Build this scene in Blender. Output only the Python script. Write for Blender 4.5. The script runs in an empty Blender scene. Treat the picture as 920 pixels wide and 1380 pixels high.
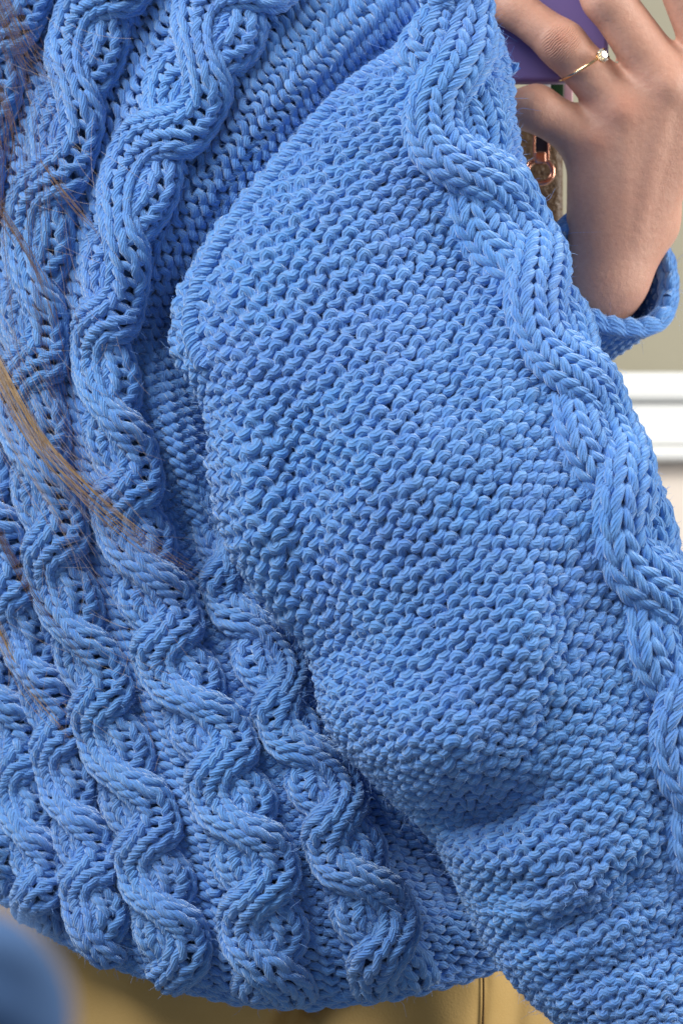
import bpy, bmesh, math, random
import numpy as np
from mathutils import Vector, Matrix

rng = np.random.default_rng(7)
random.seed(7)
scene = bpy.context.scene
COL = scene.collection

# ------------------------------------------------------------------ camera, light, exposure
S = 0.29 / 920.0          # metres per photo pixel at one metre
D0 = 1.0                  # camera distance to the reference plane y = 0
Z0 = 1.25                 # height of the optical axis above the floor

cam_d = bpy.data.cameras.new('camera')
cam = bpy.data.objects.new('camera', cam_d)
COL.objects.link(cam)
cam.location = (0, -D0, Z0)
cam.rotation_euler = (math.radians(90), 0, 0)
cam_d.sensor_fit = 'VERTICAL'
cam_d.sensor_height = 36.0
cam_d.lens = 36.0 * D0 / (1380 * S)
cam_d.clip_start = 0.02
cam_d.clip_end = 50
cam_d.dof.use_dof = True
cam_d.dof.focus_distance = 0.995
cam_d.dof.aperture_fstop = 12.5
scene.camera = cam

world = bpy.data.worlds.new('World')
scene.world = world
world.use_nodes = True
bg = world.node_tree.nodes['Background']
bg.inputs['Color'].default_value = (0.80, 0.88, 1.0, 1)
bg.inputs['Strength'].default_value = 0.26


def area(name, loc, target, size, power, color):
    d = bpy.data.lights.new(name, 'AREA')
    d.shape = 'RECTANGLE'
    d.size, d.size_y = size
    d.energy = power
    d.color = color
    o = bpy.data.objects.new(name, d)
    COL.objects.link(o)
    o.location = loc
    o.rotation_euler = (Vector(target) - Vector(loc)).to_track_quat('-Z', 'Y').to_euler()
    return o


area('window_light', (-0.92, -0.66, Z0 + 1.25), (0.0, 0.0, Z0), (0.95, 0.95), 42.0, (1.0, 0.985, 0.96))
area('side_window_light', (1.35, -0.05, Z0 + 0.55), (0.22, 0.5, Z0 + 0.1), (0.7, 0.9), 29.0, (1.0, 0.97, 0.92))

scene.view_settings.view_transform = 'Standard'
scene.view_settings.look = 'None'
scene.view_settings.exposure = 0.0
scene.view_settings.gamma = 1.0
scene.render.engine = 'CYCLES'
scene.cycles.use_denoising = True
scene.cycles.max_bounces = 5
scene.cycles.diffuse_bounces = 3
scene.cycles.transmission_bounces = 5

# ------------------------------------------------------------------ helpers


def U(px, py, y):
    """Photo pixel + depth (m behind the reference plane) -> world point(s)."""
    px, py, y = np.broadcast_arrays(np.asarray(px, float), np.asarray(py, float), np.asarray(y, float))
    k = S * (D0 + y) / D0
    return np.stack([(px - 460.0) * k, y, Z0 + (690.0 - py) * k], -1)


def cardinal(knots, x):
    """Natural cubic spline cardinal basis: weights of every knot at x."""
    k = np.asarray(knots, float)
    n = len(k)
    h = np.diff(k)
    A = np.zeros((n, n))
    B = np.zeros((n, n))
    A[0, 0] = A[-1, -1] = 1
    for i in range(1, n - 1):
        A[i, i - 1], A[i, i], A[i, i + 1] = h[i - 1], 2 * (h[i - 1] + h[i]), h[i]
        B[i, i - 1] += 6 / h[i - 1]
        B[i, i] -= 6 / h[i - 1] + 6 / h[i]
        B[i, i + 1] += 6 / h[i]
    M = np.linalg.solve(A, B)
    x = np.asarray(x, float)
    shp = x.shape
    xf = x.ravel()
    xc = np.clip(xf, k[0], k[-1])
    j = np.clip(np.searchsorted(k, xc) - 1, 0, n - 2)
    hj = h[j]
    a = (k[j + 1] - xc) / hj
    b = (xc - k[j]) / hj
    W = np.zeros((len(xf), n))
    r = np.arange(len(xf))
    W[r, j] += a
    W[r, j + 1] += b
    W += ((a ** 3 - a) * hj ** 2 / 6)[:, None] * M[j] + ((b ** 3 - b) * hj ** 2 / 6)[:, None] * M[j + 1]
    ex = xf - xc
    if np.any(ex != 0):
        W[r, j] -= ex / hj
        W[r, j + 1] += ex / hj
        d0 = ((-(3 * a * a - 1)) * hj / 6)[:, None] * M[j] + ((3 * b * b - 1) * hj / 6)[:, None] * M[j + 1]
        W += ex[:, None] * d0
    return W.reshape(shp + (n,))


def unit(v):
    return v / np.maximum(np.linalg.norm(v, axis=-1, keepdims=True), 1e-12)


def mesh_from(name, verts, quads, uv=None, smooth=True):
    me = bpy.data.meshes.new(name)
    verts = np.ascontiguousarray(verts, np.float32)
    quads = np.ascontiguousarray(quads, np.int32)
    nf, k = quads.shape
    me.vertices.add(len(verts))
    me.vertices.foreach_set('co', verts.ravel())
    me.loops.add(nf * k)
    me.loops.foreach_set('vertex_index', quads.ravel())
    me.polygons.add(nf)
    me.polygons.foreach_set('loop_start', np.arange(0, nf * k, k, dtype=np.int32))
    me.polygons.foreach_set('loop_total', np.full(nf, k, np.int32))
    if uv is not None:
        l = me.uv_layers.new(name='UVMap')
        l.data.foreach_set('uv', np.ascontiguousarray(uv, np.float32).ravel())
    me.update(calc_edges=True)
    me.validate()
    if smooth:
        me.polygons.foreach_set('use_smooth', np.ones(nf, bool))
    return me


def link(name, data, mat=None, parent=None):
    o = bpy.data.objects.new(name, data)
    COL.objects.link(o)
    if parent is not None:
        o.parent = parent
    if mat is not None:
        data.materials.append(mat)
    return o


def tag(o, label=None, cat=None, group=None, kind=None):
    if label:
        o['label'] = label
    if cat:
        o['category'] = cat
    if group:
        o['group'] = group
    if kind:
        o['kind'] = kind
    return o


def empty(name, loc, label, cat, group=None):
    o = bpy.data.objects.new(name, None)
    COL.objects.link(o)
    o.location = loc
    o.empty_display_size = 0.02
    return tag(o, label, cat, group)


def tube_batch(P, N, r, R=8, yarn_r=None):
    """P (K,m,3) paths, N (K,m,3) reference normals, r scalar or (K,m). Returns verts, quads, loop uv."""
    K, m, _ = P.shape
    T = np.empty_like(P)
    T[:, 1:-1] = P[:, 2:] - P[:, :-2]
    T[:, 0] = P[:, 1] - P[:, 0]
    T[:, -1] = P[:, -1] - P[:, -2]
    T = unit(T)
    B = unit(np.cross(T, N))
    Nn = np.cross(B, T)
    r = np.broadcast_to(np.asarray(r, float), (K, m))
    ang = np.arange(R) / R * 2 * np.pi
    ring = (np.cos(ang)[None, None, :, None] * B[:, :, None, :] + np.sin(ang)[None, None, :, None] * Nn[:, :, None, :])
    V = P[:, :, None, :] + r[:, :, None, None] * ring
    seg = np.linalg.norm(np.diff(P, axis=1), axis=-1)
    L = np.concatenate([np.zeros((K, 1)), np.cumsum(seg, 1)], 1)
    yr = float(np.mean(r)) if yarn_r is None else yarn_r
    Lu = L / (2 * np.pi * yr)
    i = np.arange(K)[:, None, None] * (m * R)
    j = np.arange(m - 1)[None, :, None] * R
    q = np.arange(R)[None, None, :]
    q2 = (q + 1) % R
    quads = np.stack(np.broadcast_arrays(i + j + q, i + j + q2, i + j + R + q2, i + j + R + q), -1).reshape(-1, 4)
    u0 = np.broadcast_to(Lu[:, :-1, None], (K, m - 1, R))
    u1 = np.broadcast_to(Lu[:, 1:, None], (K, m - 1, R))
    v0 = np.broadcast_to(q / R, (K, m - 1, R))
    v1 = np.broadcast_to((q + 1) / R, (K, m - 1, R))
    uv = np.stack([np.stack([u0, v0], -1), np.stack([u0, v1], -1), np.stack([u1, v1], -1), np.stack([u1, v0], -1)], 3)
    return V.reshape(-1, 3), quads, uv.reshape(-1, 2), ring.reshape(-1, 3)


FUZZ = []        # (points, outward directions, tangents) collected for the wool halo


def add_fuzz(V, ring, n):
    idx = rng.integers(0, len(V), n)
    FUZZ.append((V[idx], ring[idx]))


def wob(n, scale, step=1):
    """Smooth random walk-like jitter, one value per sample."""
    k = max(2, int(n / step) + 3)
    return np.interp(np.arange(n) / step, np.arange(k), rng.normal(0, scale, k))


# ------------------------------------------------------------------ materials
MATS = {}


def nodes_of(name):
    m = bpy.data.materials.new(name)
    m.use_nodes = True
    nt = m.node_tree
    b = nt.nodes['Principled BSDF']
    return m, nt, b


def math_node(nt, op, a, b=None, c=None):
    n = nt.nodes.new('ShaderNodeMath')
    n.operation = op
    for i, v in enumerate((a, b, c)):
        if v is None:
            continue
        if isinstance(v, (int, float)):
            n.inputs[i].default_value = v
        else:
            nt.links.new(v, n.inputs[i])
    return n.outputs[0]


def mix_col(nt, fac, a, b):
    n = nt.nodes.new('ShaderNodeMix')
    n.data_type = 'RGBA'
    if isinstance(fac, (int, float)):
        n.inputs[0].default_value = fac
    else:
        nt.links.new(fac, n.inputs[0])
    for sock, v in ((n.inputs[6], a), (n.inputs[7], b)):
        if isinstance(v, tuple):
            sock.default_value = v
        else:
            nt.links.new(v, sock)
    return n.outputs[2]


def noise(nt, vec, scale, detail=3, rough=0.55):
    n = nt.nodes.new('ShaderNodeTexNoise')
    n.inputs['Scale'].default_value = scale
    n.inputs['Detail'].default_value = detail
    n.inputs['Roughness'].default_value = rough
    if vec is not None:
        nt.links.new(vec, n.inputs['Vector'])
    return n.outputs['Fac']


def yarn_material(name, base, light, purple):
    m, nt, b = nodes_of(name)
    tc = nt.nodes.new('ShaderNodeTexCoord')
    geo = nt.nodes.new('ShaderNodeNewGeometry')
    sep = nt.nodes.new('ShaderNodeSeparateXYZ')
    nt.links.new(tc.outputs['UV'], sep.inputs[0])
    u, v = sep.outputs[0], sep.outputs[1]
    # plies and singles twisted round each other
    ph = math_node(nt, 'ADD', math_node(nt, 'MULTIPLY', v, 9.0), math_node(nt, 'MULTIPLY', u, 4.2))
    ply = math_node(nt, 'ABSOLUTE', math_node(nt, 'COSINE', math_node(nt, 'MULTIPLY', ph, math.pi)))
    ply = math_node(nt, 'POWER', ply, 0.8)
    pos = geo.outputs['Position']
    fib_map = nt.nodes.new('ShaderNodeCombineXYZ')
    nt.links.new(math_node(nt, 'MULTIPLY', ph, 2.2), fib_map.inputs[0])
    nt.links.new(math_node(nt, 'MULTIPLY', u, 3.0), fib_map.inputs[1])
    fib = noise(nt, fib_map.outputs[0], 1.0, 3, 0.7)
    fine = noise(nt, pos, 1900.0, 2, 0.6)
    h = math_node(nt, 'ADD', math_node(nt, 'MULTIPLY', ply, 1.0), math_node(nt, 'MULTIPLY', fib, 0.9))
    h = math_node(nt, 'ADD', h, math_node(nt, 'MULTIPLY', fine, 0.9))
    bump = nt.nodes.new('ShaderNodeBump')
    bump.inputs['Strength'].default_value = 0.7
    bump.inputs['Distance'].default_value = 0.00055
    nt.links.new(h, bump.inputs['Height'])
    nt.links.new(bump.outputs[0], b.inputs['Normal'])
    big = noise(nt, pos, 24.0, 3, 0.6)
    mid = noise(nt, pos, 190.0, 2, 0.6)
    c1 = mix_col(nt, math_node(nt, 'MULTIPLY', fib, 0.55), base, light)
    bf = nt.nodes.new('ShaderNodeMapRange')
    bf.inputs[1].default_value = 0.42
    bf.inputs[2].default_value = 0.68
    bf.inputs[4].default_value = 0.75
    nt.links.new(math_node(nt, 'MULTIPLY_ADD', mid, 0.5, math_node(nt, 'MULTIPLY', big, 0.5)), bf.inputs[0])
    c2 = mix_col(nt, bf.outputs[0], c1, purple)
    oi = nt.nodes.new('ShaderNodeObjectInfo')
    hs = nt.nodes.new('ShaderNodeHueSaturation')
    nt.links.new(c2, hs.inputs['Color'])
    nt.links.new(math_node(nt, 'MULTIPLY_ADD', oi.outputs['Random'], 0.16, 0.92), hs.inputs['Value'])
    nt.links.new(math_node(nt, 'MULTIPLY_ADD', mid, 0.30, 0.85), hs.inputs['Saturation'])
    nt.links.new(hs.outputs[0], b.inputs['Base Color'])
    b.inputs['Roughness'].default_value = 0.95
    b.inputs['Specular IOR Level'].default_value = 0.06
    b.inputs['Sheen Weight'].default_value = 1.0
    b.inputs['Sheen Roughness'].default_value = 0.45
    b.inputs['Sheen Tint'].default_value = (0.62, 0.78, 1.0, 1)
    return m


YB, YL, YP = (0.092, 0.28, 0.69, 1), (0.22, 0.46, 0.86, 1), (0.135, 0.255, 0.65, 1)
MATS['yarn'] = yarn_material('blue_wool_yarn', YB, YL, YP)


def simple(name, col, rough=0.6, metal=0.0, spec=0.4, bump=None, var=None):
    m, nt, b = nodes_of(name)
    b.inputs['Base Color'].default_value = col
    b.inputs['Roughness'].default_value = rough
    b.inputs['Metallic'].default_value = metal
    b.inputs['Specular IOR Level'].default_value = spec
    geo = nt.nodes.new('ShaderNodeNewGeometry')
    if var:
        f = noise(nt, geo.outputs['Position'], var[0], 4)
        nt.links.new(mix_col(nt, f, col, var[1]), b.inputs['Base Color'])
    if bump:
        f = noise(nt, geo.outputs['Position'], bump[0], 4)
        bn = nt.nodes.new('ShaderNodeBump')
        bn.inputs['Strength'].default_value = bump[1]
        bn.inputs['Distance'].default_value = bump[2]
        nt.links.new(f, bn.inputs['Height'])
        nt.links.new(bn.outputs[0], b.inputs['Normal'])
    return m


MATS['cloth'] = simple('blue_wool_backing', (0.06, 0.18, 0.56, 1), 0.95, 0, 0.1, (1500, 0.5, 0.0005))
MATS['fibre'] = simple('blue_wool_fibre', (0.30, 0.50, 0.90, 1), 0.8, 0, 0.1)

# ------------------------------------------------------------------ body surface (wale curves traced as a family)
VK = [0, 14, 28, 42, 56, 70, 84, 98, 112]
UK = [-17.3, -13.0, -8.67, -4.33, 0.0, 4.67, 10.0]
CT = np.array([
    [(5, 1190), (-20, 1030), (-65, 840), (-130, 630), (-180, 400), (-180, 140), (-140, -110), (-80, -320), (0, -520)],
    [(58, 1240), (35, 1080), (-8, 890), (-75, 680), (-120, 450), (-115, 190), (-60, -70), (10, -280), (100, -480)],
    [(142, 1283), (108, 1122), (60, 930), (0, 720), (-45, 490), (-35, 230), (30, -30), (110, -230), (200, -430)],
    [(240, 1318), (205, 1155), (145, 970), (80, 760), (45, 525), (65, 275), (135, 20), (220, -180), (310, -380)],
    [(368, 1342), (343, 1160), (285, 990), (212, 815), (165, 610), (152, 375), (250, 130), (345, -60), (450, -260)],
    [(538, 1328), (472, 1155), (405, 990), (330, 820), (265, 640), (240, 450), (360, 230), (490, 90), (600, 0)],
    [(690, 1285), (620, 1130), (540, 970), (450, 800), (380, 650), (340, 520), (420, 330), (560, 180), (680, 90)],
], float)


def body_px(u, v):
    wu = cardinal(UK, u)
    wv = cardinal(VK, v)
    return np.einsum('...i,...k,ikc->...c', wu, wv, CT)


SEAM = [(590, 20), (543, 72), (470, 118), (400, 186), (330, 264), (268, 348), (236, 430)]
FOLD = [(250, 440), (268, 520), (285, 600), (292, 700), (330, 790), (400, 860), (440, 920), (520, 1040), (620, 1180)]


def poly_dist(px, py, pts):
    d = np.full(np.shape(px), 1e9)
    for (x0, y0), (x1, y1) in zip(pts[:-1], pts[1:]):
        dx, dy = x1 - x0, y1 - y0
        t = np.clip(((px - x0) * dx + (py - y0) * dy) / (dx * dx + dy * dy), 0, 1)
        d = np.minimum(d, np.hypot(px - x0 - t * dx, py - y0 - t * dy))
    return d


def body_depth(px, py, v):
    dx = (px - 450) * S
    y = 0.036 + 2.6 * dx * dx
    y = y + 0.020 * np.exp(-(poly_dist(px, py, FOLD) / 55.0) ** 2)
    y = y + 0.012 * np.exp(-(poly_dist(px, py, SEAM) / 38.0) ** 2)
    y = y + 0.00032 * np.clip(5.0 - v, 0, None) ** 2
    y = y + 0.006 * np.sin(py / 130.0 + px / 210.0) + 0.003 * np.sin(px / 61.0 - py / 83.0)
    y = y + 0.00005 * np.clip(260 - py, 0, None)
    return y


def body_at(u, v):
    p = body_px(u, v)
    y = body_depth(p[..., 0], p[..., 1], v)
    for u0 in (-17.3, -13.0, -8.67, -4.33, 0.0, 4.67):     # the fabric swells under every cable
        y = y - 0.0105 * np.exp(-((u - u0) / 1.3) ** 4) * np.clip((v + 2) / 6.0, 0, 1) * (np.clip((66 - v) / 8, 0, 1) if u0 > 4 else 1)
    return U(p[..., 0], p[..., 1], y)


def frame_at(fn, a, b, ea=0.05, eb=0.05):
    P = fn(a, b)
    Ta = fn(a + ea, b) - fn(a - ea, b)
    Tb = fn(a, b + eb) - fn(a, b - eb)
    N = unit(np.cross(Tb, Ta))
    flip = np.where(N[..., 1:2] > 0, -1.0, 1.0)
    return P, N * flip


def knit_curve(n_st, n, alpha, beta, skew):
    """One course of knit loops: across (stitches), along (rows), and bump (+1 heads, -1 legs)."""
    t = np.linspace(0, 2 * np.pi * n_st, n_st * n + 1)
    a = t / (2 * np.pi) + alpha * np.sin(2 * t)
    b = -beta * np.cos(t) + skew * np.sin(2 * t)
    c = np.cos(2 * t)
    return a, b, c


sweater_loc = Vector(U(370, 1345, 0.05).tolist())
SL = np.array(sweater_loc)
sweater = empty('sweater', sweater_loc, 'chunky blue cable-knit sweater with a wide textured sleeve, filling the picture', 'sweater')


def grid_mesh(name, P):
    nu, nv = P.shape[:2]
    i = np.arange(nu - 1)[:, None] * nv + np.arange(nv - 1)[None, :]
    q = np.stack([i, i + 1, i + nv + 1, i + nv], -1).reshape(-1, 4)
    return mesh_from(name, P.reshape(-1, 3), q)


# backing cloth of the back panel, so that nothing shows through the loops
uu, vv = np.meshgrid(np.linspace(-18.5, 11.5, 90), np.linspace(-0.5, 113, 240), indexing='ij')
P, N = frame_at(body_at, uu, vv)
back_panel = link('back_panel', grid_mesh('back_panel', P - N * 0.0022 - SL), MATS['cloth'], sweater)
back_panel['label'] = 'purl back panel of the sweater between the cables'

R_YARN = 0.00205
nst = 29
a, b, c = knit_curve(nst, 12, 0.10, 0.86, -0.12)
for j in range(-1, 112):
    n = len(a)
    amp = 1.0 + wob(n, 0.06, 6)
    u = -17.8 + a + wob(n, 0.05, 6)
    v = j + 0.5 + b * amp + wob(n, 0.06, 6)
    v = np.maximum(v, -0.6)
    p = body_px(u, v)
    keep = (p[:, 0] > -70) & (p[:, 0] < 760) & (p[:, 1] > -60)
    if keep.sum() < 20:
        continue
    i0, i1 = np.argmax(keep), len(keep) - np.argmax(keep[::-1])
    u, v, cc = u[i0:i1], v[i0:i1], c[i0:i1]
    P, N = frame_at(body_at, u, v)
    P = P + N * (cc * 0.0020 + wob(len(u), 0.00025, 6))[:, None]
    r = R_YARN * (1 + wob(len(u), 0.05, 6))
    V, q, uv, ring = tube_batch(P[None], N[None], r[None], 7, R_YARN)
    link('stitch_row', mesh_from('stitch_row', V - SL, q, uv), MATS['yarn'], back_panel)
    add_fuzz(V, ring, 330)

# ------------------------------------------------------------------ cables


def strand_rows(fn, path, v0, v1, metric, rowh, hw, hh, height, nst, n, r, R, gam, fn_e, alpha=0.25):
    """Three or so knit wales riding along a wandering path; returns batched tubes."""
    mu, mv = metric
    vs = np.linspace(v0, v1, 1500)
    ux = path(vs)
    sx, sy = ux * mu, vs * mv
    L = np.concatenate([[0], np.cumsum(np.hypot(np.diff(sx), np.diff(sy)))])
    nrow = int(L[-1] / rowh)
    a, b, c = knit_curve(nst, n, alpha, 0.90, 0.0)
    q = (a - nst / 2) / (nst / 2)
    K = nrow
    cen = (np.arange(K) + 0.5) * rowh
    bb = b[None, :] * (1 + rng.normal(0, 0.03, (K, 1)))
    qq = q[None, :] + rng.normal(0, 0.015, (K, 1))
    # legs lean, so the along coordinate also arches a little across the strand
    l = cen[:, None] + bb * rowh + rng.normal(0, 0.05 * rowh, (K, 1))
    l = np.clip(l, 0, L[-1])
    vv = np.interp(l, L, vs)
    uu = np.interp(l, L, ux)
    e = 0.05
    du = (path(vv + e) - path(vv - e)) * mu
    dv = 2 * e * mv
    nrm = np.hypot(du, dv)
    nx, ny = dv / nrm, -du / nrm
    phi = np.clip(qq, -1.25, 1.25) * math.radians(96)
    lat = hw * np.sin(phi)
    hgt = height(vv) + hh * (np.cos(phi) - 0.15)
    u2 = uu + lat * nx / mu
    v2 = vv + lat * ny / mv
    P, N = frame_at(fn, u2, v2, *fn_e)
    # outward direction of the arched strand
    Pu, _ = frame_at(fn, u2 + 0.1 * nx * np.ones_like(u2), v2 + 0.1 * ny * mu / mv, *fn_e)
    X = unit(Pu - P)
    O = unit(N * np.cos(phi)[..., None] + X * np.sin(phi)[..., None])
    P = P + N * (hgt * S)[..., None] - O * (c[None, :] * gam)[..., None]
    rr = r * (1 + rng.normal(0, 0.05, (K, 1))) * np.ones_like(phi)
    return tube_batch(P, O, rr, R, r)


def wave(phase, amp, harm=0.04):
    def f(v):
        t = phase(v)
        return amp * (np.cos(t) - harm * np.cos(3 * t))
    return f


def make_cable(parent, fn, centre, phase, amp, metric, rowh, hw, hh, v0, v1, nst, n, r, R, gam, fn_e, label, clip=None, h_front=(10, 8), h_back=(6, -7), fade=None, alpha=0.25):
    cab = bpy.data.objects.new('cable', None)
    COL.objects.link(cab)
    cab.parent = parent
    cab['label'] = label
    w = wave(phase, amp)
    for k in (0, 1):
        if k == 0:
            path = lambda v: centre(v) + w(v)
            hgt = lambda v: h_front[0] + h_front[1] * np.sin(phase(v)) ** 2
        else:
            path = lambda v: centre(v) - 0.92 * w(v)
            hgt = lambda v: h_back[0] + h_back[1] * np.sin(phase(v)) ** 2
        if fade is not None:
            hgt = lambda v, h0=hgt: h0(v) - 34.0 * np.clip((v - fade[0]) / (fade[1] - fade[0]), 0, 1)
        V, q, uv, ring = strand_rows(fn, path, v0, v1, metric, rowh, hw, hh, hgt, nst, n, r, R, gam, fn_e, alpha)
        if clip is not None:
            ok = clip(V)
            fok = ok[q].all(1)
            q = q[fok]
            uv = uv.reshape(-1, 4, 2)[fok].reshape(-1, 2)
            used, inv = np.unique(q, return_inverse=True)
            V, ring, q = V[used], ring[used], inv.reshape(q.shape)
        link('strand', mesh_from('strand', V - SL, q, uv), MATS['yarn'], cab)
        add_fuzz(V, ring, 5600)
    return cab


def in_view(V):
    k = S * (D0 + V[:, 1])
    px = V[:, 0] / k + 460
    py = 690 - (V[:, 2] - Z0) / k
    return (px > -80) & (py > -80) & (px < 1020)


BODY_E = (0.05, 0.05)
for u0, ph, va, vb, lab in (
        (0.0, 0, 0.4, 100, 'serpentine cable running down the middle of the back, nearest the wide plain band'),
        (-4.33, 5, 0.4, 104, 'serpentine cable crossed by the golden hair lock'),
        (-8.67, 12.5, 0.4, 110, 'narrower serpentine cable at the left, ending above the tan trousers'),
        (-13.0, 7, 0.4, 60, 'foreshortened cable near the lower left edge'),
        (-17.0, 2, 0.4, 40, 'cable turning out of sight at the left edge'),
        (4.67, 8, 0.4, 57, 'serpentine cable emerging from under the sleeve')):
    make_cable(sweater, body_at, (lambda v, u0=u0: u0 + 0 * v), (lambda v, ph=ph: 2 * np.pi * (v - ph) / 14.0), 0.86, (30.0, 16.0), 16.5, 21.5, 14.0,
               va, vb, 3, 12, 0.00195, 7, 0.0011, BODY_E, lab, in_view, alpha=0.21, fade=(46, 57) if u0 > 4 else None)

# ------------------------------------------------------------------ sleeve surface
LR = np.array([
    [(590, 0), (607, -90)], [(575, 30), (623, -45)], [(543, 72), (641, 0)], [(470, 120), (664, 48)], [(400, 190), (680, 104)],
    [(330, 270), (687, 160)], [(270, 350), (697, 225)], [(238, 430), (716, 295)], [(250, 490), (741, 352)], [(283, 545), (763, 403)],
    [(289, 610), (783, 450)], [(300, 690), (801, 495)], [(335, 770), (823, 546)], [(390, 840), (850, 597)], [(428, 892), (880, 651)],
    [(440, 955), (905, 730)], [(482, 1020), (930, 830)], [(550, 1085), (952, 935)], [(598, 1140), (968, 1040)], [(632, 1210), (980, 1140)],
    [(675, 1290), (990, 1230)], [(735, 1352), (1000, 1310)], [(800, 1415), (1012, 1390)], [(860, 1480), (1025, 1470)]], float)
SK = np.arange(len(LR), dtype=float)
YAX = np.array([.042, .042, .042, .041, .040, .038, .036, .033, .029, .024, .018, .012, .006, .002, -.002, -.005, -.008, -.010, -.012, -.014, -.016, -.018, -.020, -.022])
DEP = np.array([.008, .011, .015, .019, .023, .027, .031, .036, .042, .047, .050, .052, .053, .053, .053, .053, .053, .052, .051, .050, .050, .049, .048, .048])
SAG = np.array([0, 0, 2, 4, 6, 8, 8, 8, 8, 8, 8, 8, 10, 12, 15, 20, 28, 36, 42, 46, 46, 44, 40, 40], float)


def relief(px, py):
    xv = 378 + (py - 480) * 0.16
    en = np.clip((py - 470) / 190.0, 0, 1) * np.clip((960 - py) / 110.0, 0, 1)
    z = -0.017 * np.exp(-((px - xv) / 56.0) ** 2) * en * en * (3 - 2 * en)
    z = z + 0.012 * np.exp(-(((px - 570) / 95) ** 2 + ((py - 1000) / 62) ** 2))
    dx, dy = px - 640, py - 1098
    ca, sa = math.cos(0.25), math.sin(0.25)
    xx, yy = dx * ca - dy * sa, dx * sa + dy * ca
    z = z - 0.019 * np.exp(-((xx / 85) ** 2 + (yy / 32) ** 2))
    z = z + 0.006 * np.exp(-(((px - 660) / 80) ** 2 + ((py - 1160) / 30) ** 2))
    # crease: a soft step that runs down the sleeve
    xs = 728 + 10 * np.sin(py / 60.0)
    z = z + 0.007 / (1 + np.exp((px - xs) / 7.0)) * np.exp(-((py - 860) / 125) ** 2) * np.exp(-(np.clip(xs - px, 0, None) / 90) ** 2)
    z = z - 0.004 * np.exp(-(poly_dist(px, py, [(700, 1262), (800, 1228), (850, 1180)]) / 24.0) ** 2)
    z = z + 0.003 * np.exp(-(poly_dist(px, py, [(690, 1235), (790, 1200), (840, 1150)]) / 20.0) ** 2)
    z = z - 0.003 * np.exp(-(poly_dist(px, py, [(740, 1322), (840, 1300), (890, 1270)]) / 26.0) ** 2)
    z = z - 0.006 * np.exp(-(poly_dist(px, py, [(640, 340), (600, 440), (610, 540)]) / 45.0) ** 2)
    z = z + 0.005 * np.exp(-(poly_dist(px, py, [(340, 330), (330, 430), (360, 700)]) / 45.0) ** 2)
    z = z + 0.0010 * np.sin(px / 47.0 + py / 71.0) + 0.0005 * np.sin(px / 29.0 - py / 38.0)
    return z


def sleeve_ts(th, s):
    w = cardinal(SK, s)
    L = w @ LR[:, 0]
    R = w @ LR[:, 1]
    yax, dep, sag = w @ YAX, w @ DEP, w @ SAG
    mid, half = (L + R) / 2, (R - L) / 2
    sn, cs = np.sin(th), np.cos(th)
    px = mid[..., 0] + half[..., 0] * sn
    py = mid[..., 1] + half[..., 1] * sn + sag * cs
    e = np.where(th < 0, np.interp(s, [0, 6, 10], [1.45, 1.45, 1.0]), 1.0)
    y = yax - dep * np.sign(cs) * np.abs(cs) ** e - relief(px, py) * np.clip(cs, 0, 1) ** 0.7
    return U(px, py, y)


# cable left edge (photo px) -> angle of the cable's centre line for every s
EDGE = np.array([(560, 20), (540, 70), (533, 120), (545, 190), (585, 275), (640, 370), (690, 455), (728, 560), (770, 660), (800, 745), (838, 870), (864, 985), (882, 1090), (898, 1180), (925, 1270), (945, 1350), (975, 1450)], float)
sg = np.linspace(0, SK[-1], 420)
tg = np.linspace(-2.2, 2.2, 331)
wS = cardinal(SK, sg)
Lg, Rg = wS @ LR[:, 0], wS @ LR[:, 1]
th_edge = []
for i in range(len(sg)):
    best, bt = 1e9, 0
    mid, half = (Lg[i] + Rg[i]) / 2, (Rg[i] - Lg[i]) / 2
    tt = np.linspace(-1.2, 1.4, 200)
    x = mid[0] + half[0] * np.sin(tt)
    y = mid[1] + half[1] * np.sin(tt)
    ex = np.interp(y, EDGE[:, 1], EDGE[:, 0])
    k = int(np.argmin(np.abs(x - ex)))
    th_edge.append(tt[k])
th_edge = np.array(th_edge)
ker = np.ones(31) / 31
th_edge = np.convolve(np.pad(th_edge, 15, mode='edge'), ker, mode='valid')
G = sleeve_ts(np.broadcast_to(tg[None, :], (len(sg), len(tg))), np.broadcast_to(sg[:, None], (len(sg), len(tg))))
seg = np.linalg.norm(np.diff(G, axis=1), axis=-1) / S
ARC = np.concatenate([np.zeros((len(sg), 1)), np.cumsum(seg, 1)], 1)
e_arc = np.array([np.interp(th_edge[i], tg, ARC[i]) for i in range(len(sg))])
CABW = 80.0                      # half width of the cable along the surface, photo px
ARC0 = ARC - (e_arc + CABW)[:, None]      # 0 at the cable's centre line
ag = np.linspace(-1000, 620, 541)
TH = np.array([np.interp(ag, ARC0[i], tg, left=-2.2, right=2.2) for i in range(len(sg))])
# row spacing measured down the sleeve
mp = sleeve_ts(np.full(len(sg), -0.1), sg)
rl = np.concatenate([[0], np.cumsum(np.linalg.norm(np.diff(mp, axis=0), axis=-1))]) / S
ROWH, WST = 20.0, 28.5
s_row = np.interp(sg, [0, 12, 16, 20, 23], [20.0, 20.0, 18.0, 14.5, 13.5])      # the gauge tightens towards the wrist
row_g = np.concatenate([[0], np.cumsum(np.diff(rl) / (0.5 * (s_row[1:] + s_row[:-1])))])
NROW = int(row_g[-1])
fine_g = lambda row: np.interp(row, row_g, s_row) / 20.0


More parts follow.
